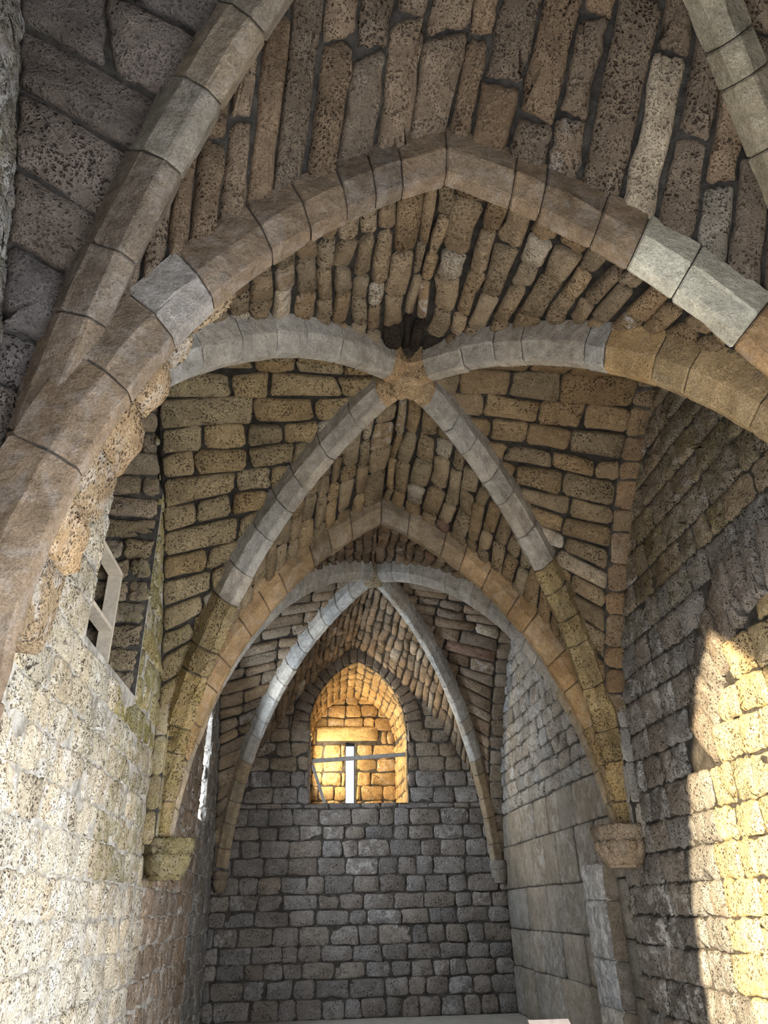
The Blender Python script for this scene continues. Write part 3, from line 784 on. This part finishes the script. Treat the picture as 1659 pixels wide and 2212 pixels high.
# bosses: rosette with four rib stubs
def boss(B, bay, label, size, rad):
    e = empty('vault_boss', Vector(B)+Vector((0, 0, E))); tag(e, label, 'boss'); r = random.Random(80+bay)
    col = (.44, .32, .19) if bay == 1 else (.45, .38, .27)
    for s in (-1, 1):
        for ny in (-1, 1):
            a = R[bay, s, ny]; sec = sec2 if bay == 2 else secR
            t0 = 1-(size+.0)/a.L; ts = [t0+(1-t0)*i/6 for i in range(7)]; ts[-1] = 1.0
            V, F = sweep_mesh(a, [(u*1.06, v-.01) for u, v in sec], ts, [.04]+[0]*6, .006, r)
            link('rib_stub', V, F, M_STONE, e, False, jit(col, r, .1), (0, 0, .7), a.pt(t0))
    V, F = [], []; n = 24; c = Vector(B)+Vector((0, 0, E))
    prof = [(.0, -.075), (.04, -.08), (.075, -.055), (.09, -.075), (.135, -.07), (.175, -.03), (.185, .03), (.15, .12)]
    for k, (rr, zz) in enumerate(prof):
        for i in range(n):
            an = 2*math.pi*i/n; lob = 1+.13*math.cos(4*an+.0)*(rr > .08)
            q = rr*lob*rad/.185; V.append(c+Vector((q*math.cos(an+.75)+r.gauss(0, .002), q*math.sin(an+.75)+r.gauss(0, .002), zz+.012*math.cos(8*an)*(rr > .05)+r.gauss(0, .003))))
    for k in range(len(prof)-1):
        for i in range(n): j = (i+1) % n; F.append((k*n+i, k*n+j, (k+1)*n+j, (k+1)*n+i))
    link('rosette', V, F, M_STONE, e, True, col, (0, 0, .6), c)
    return e
b1 = boss(B1, 1, 'ochre carved boss where the four middle ribs cross, sooty behind', .31, .19)
b2 = boss(B2, 2, 'small pale boss at the crossing of the far ribs', .17, .13)
# blackened patch of web stones over the middle boss
bs = Vector(B1)+Vector((0, -.18, E+.2)); r = random.Random(85)
V = []; F = []; n = 12
for k, (rr, zz) in enumerate(((.02, -.03), (.10, -.02), (.15, .05), (.17, .16))):
    for i in range(n): an = 2*math.pi*i/n; V.append(bs+Vector((rr*math.cos(an)*.8, rr*math.sin(an)+r.gauss(0, .004), zz+r.gauss(0, .006))))
for k in range(3):
    for i in range(n): j = (i+1) % n; F.append((k*n+i, k*n+j, (k+1)*n+j, (k+1)*n+i))
link('sooty_keystone', V, F, M_SOOT, b1, True, None, None, bs)

# springer blocks that tie the rib clusters to the walls
for nm, x0, x1, yc, z0, z1, col, sd in (('trim_3', XL, -1.53, g['Y2'], .60, 2.5, (.34, .28, .17), 87), ('trim_4', 3.49, XR, g['Y2'], .60, 2.9, (.36, .34, .31), 88)):
    ob = link(nm, *box(x0, x1, yc-.24, yc+.24, z0+E, z1+E), M_MORTAR); tag(ob, 'stones joining the rib cluster to the %s wall above the corbel' % ('left' if x0 < 0 else 'right'), kind='structure')
    r = random.Random(sd); M = Masonry(ob); z = z0+E
    while z < z1+E-.05:
        zt = min(z1+E, z+r.uniform(.3, .45)); P = lambda x, y, zz: Vector((x, y, zz)); xi = x1 if x0 < 0 else x0
        M.add([P(x0, yc-.24, z), P(x1, yc-.24, z), P(x1, yc-.24, zt), P(x0, yc-.24, zt)], Vector((1, 5, 2)), .003, .012, r, jit(col, r), (.3 if x0 < 0 else 0, .1, .4), 1, .5)
        M.add([P(xi, yc-.24, z), P(xi, yc+.24, z), P(xi, yc+.24, zt), P(xi, yc-.24, zt)], Vector((1, 8.4, 2)), .003, .012, r, jit(col, r), (.3 if x0 < 0 else 0, .1, .4), 1, .5)
        z = zt
    M.build()

# ================================================================== CORBELS
def corbel(label, x, y, ztop, s, rad, hgt, col, moss, lobes, rough, seed, group=None):
    """abacus, bell and foot, built round and set into the wall on side s"""
    r = random.Random(seed); e = empty('corbel', (x, y, ztop+E-hgt)); tag(e, label, 'corbel', group); zt = ztop+E
    def part(name, prof, n=32, lob=0., hexa=True):
        V, F = [], []
        for (rr, zz) in prof:
            for i in range(n):
                an = 2*math.pi*i/n; k = 1.
                if hexa: k = math.cos(math.pi/8)/math.cos(((an+math.pi/8) % (math.pi/4))-math.pi/8)
                q = rad*rr*k*(1+lob*(abs(math.sin(an*lobes/2))-.5)*math.sin(max(0, min(1, -zz/hgt*1.2))*math.pi))+r.gauss(0, rough)
                V.append(Vector((x+q*math.cos(an), y+q*math.sin(an), zt+zz+r.gauss(0, rough))))
        for k in range(len(prof)-1):
            for i in range(n): j = (i+1) % n; F.append((k*n+i, (k+1)*n+i, (k+1)*n+j, k*n+j))
        F.append(tuple(range(n))); F.append(tuple((len(prof)-1)*n+n-1-i for i in range(n)))
        link(name, V, F, M_STONE, e, True, jit(col, r, .08), (moss, .05, .55), (x, y, zt))
    H = hgt
    part('abacus', [(.95, 0), (1.0, -.01), (1.0, -.09*H/.4), (.96, -.10*H/.4), (.97, -.125*H/.4), (.90, -.14*H/.4), (.86, -.165*H/.4)])
    part('bell', [(.84, -.16*H/.4), (.86, -.19*H/.4), (.82, -.24*H/.4), (.74, -.29*H/.4), (.66, -.34*H/.4), (.60, -.37*H/.4)], 40, .16, False)
    part('foot', [(.60, -.36*H/.4), (.63, -.38*H/.4), (.60, -.40*H/.4), (.4, -.405*H/.4)])
    if moss < .3 and rad > .2:                                           # carved leaves on the bell
        for k in range(9):
            an = math.pi*(.62+k*.13); V = []; F = []
            zc = zt-.235*H/.4; q = rad*.80
            for rr, dep in ((0, .035), (.045, .022), (.07, -.01)):
                for i in range(8):
                    b = 2*math.pi*i/8; u, v = rr*math.cos(b)*(.8 if k % 2 else 1.1), rr*math.sin(b)*1.5
                    rad2 = q+dep+v*.35; aa = an+u/q; V.append(Vector((x+rad2*math.cos(aa), y+rad2*math.sin(aa), zc+v)))
            for k2 in range(2):
                for i in range(8): j = (i+1) % 8; F.append((k2*8+i, k2*8+j, (k2+1)*8+j, (k2+1)*8+i))
            F.append(tuple(range(7, -1, -1)))
            link('carved_leaf', V, F, M_STONE, e, True, jit(col, r, .08), (0, .05, .5), (x, y, zc))
    return e
corbel('carved round corbel with leaves below the right end of the second arch', 3.40, g['Y2'], .75, 1, .31, .42, (.33, .26, .19), .0, 9, .002, 91)
corbel('mossy eroded corbel below the left end of the second arch', -1.43, g['Y2'], .67, -1, .28, .38, (.24, .20, .12), .42, 5, .010, 92)
corbel('small tapering corbel at the right end of the back wall', 3.47, g['Y3']-.08, .72, 1, .17, .36, (.30, .27, .23), 0, 4, .001, 93)
corbel('small crumbling corbel at the left end of the back wall', -1.50, g['Y3']-.08, .62, -1, .15, .34, (.27, .22, .17), .1, 4, .008, 94)

# pilaster below the carved corbel
r = random.Random(95); e = empty('pilaster', (3.53, 9.63, 0)); tag(e, 'shallow square pier with lime-streaked face painted bluish as lit on the right wall', 'pilaster')
V, F = box(3.46, XR+.02, 9.29, 9.98, 0, .42+E); link('mortar_core', V, F, M_MORTAR_PALE, e)
M = Masonry(e); z = 0
while z < 2.0:
    zt = min(.42+E, z+r.uniform(.42, .6))
    P = lambda x, y, zz: Vector((x, y, zz))
    M.add([P(3.45, 9.28, z), P(3.45, 9.99, z), P(3.45, 9.99, zt), P(3.45, 9.28, zt)], Vector((1, 9, 1)), .003, .022, r, jit((.46, .47, .48), r, .08), (0, 1., .4), 1, .5)  # front face: bluish light from the left put into the colour, plus lime
    M.add([P(3.44, 9.28, z), P(XR, 9.28, z), P(XR, 9.28, zt), P(3.44, 9.28, zt)], Vector((3.3, 5, 1)), .003, .022, r, jit((.27, .24, .20), r, .08), (0, .1, .4), 1, .5)  # near side coloured darker, as turned away from that light
    z = zt
    if zt >= .42+E: break
M.build()

# ================================================================== TIMBER
def bar(name, p, q, wx, wy, mat, parent, up=Vector((0, 0, 1))):
    """squared bar from p to q"""
    p, q = Vector(p), Vector(q); d = (q-p).normalized(); a = d.cross(Vector((0, 1, 0)) if abs(d.y) < .9 else Vector((1, 0, 0))).normalized(); b = d.cross(a)
    V = []; bv = .006
    for e_, k in ((p, 1), (q, -1)):
        for f_, off in ((1-bv/min(wx, wy)*2, 0), (1, bv)):
            for sx, sy in ((-1, -1), (1, -1), (1, 1), (-1, 1)): V.append(e_+d*off*k+a*sx*wx/2*f_+b*sy*wy/2*f_)
    F = [(0, 3, 2, 1), (8, 9, 10, 11)]
    for o1, o2 in ((0, 4), (4, 12), (12, 8)):
        for i in range(4): j = (i+1) % 4; F.append((o1+i, o1+j, o2+j, o2+i))
    return link(name, V, F, mat, parent, False, None, None, (p+q)/2)
e = empty('window_casing', (-2.0, 6.3, EMB['z0'])); tag(e, 'pale new timber window casing standing in the left wall recess', 'window casing')
zb = EMB['z0']
bar('post', (-2.0, 7.03, zb), (-2.0, 7.03, 2.99+E), .13, .045, M_WOOD, e); bar('post', (-2.0, 5.42, zb), (-2.0, 5.42, 2.99+E), .13, .045, M_WOOD, e)
def plank(name, y0, y1, z, e, d=.13, th=.04): V, F = box(-2.0-d/2, -2.0+d/2, y0, y1, z-th, z); return link(name, V, F, M_WOOD, e, origin=(-2.0, (y0+y1)/2, z))
plank('head_board', 5.40, 7.06, 3.03+E, e); plank('transom', 5.44, 7.01, 2.44+E, e)
e = empty('timber_brace', (.9, YB+.12, NI['z0'])); tag(e, 'grey timber bracing across the niche in the end wall', 'timber brace')
yy = YB+.1
bar('post', (-.005, yy, NI['z0']), (-.005, yy, 2.98+E), .05, .05, M_WOODG, e); bar('post', (1.875, yy, NI['z0']), (1.875, yy, 2.98+E), .05, .05, M_WOODG, e)
bar('rail', (.03, yy, 2.50+E), (1.85, yy, 2.62+E), .07, .05, M_WOODG, e); bar('brace', (.05, yy-.01, 2.44+E), (.30, yy-.01, NI['z0']), .055, .04, M_WOODG, e)

# small board on a post at the bottom edge of the view
e = empty('information_board', (2.0, 7.0, 0)); tag(e, 'pale slanted board on a post at the bottom edge', 'board')
V, F = box(-.17, .17, -.13, .13, -.012, .012); rot = Matrix.Rotation(math.radians(28), 4, 'X')
V = [rot @ Vector(v)+Vector((2.0, 7.0, .70)) for v in V]; link('panel', V, F, M_BOARD, e, origin=(2.0, 7.0, .70))
bar('post', (2.0, 7.02, 0), (2.0, 7.02, .70), .05, .05, M_METAL, e)
print('objects', len(bpy.data.objects))
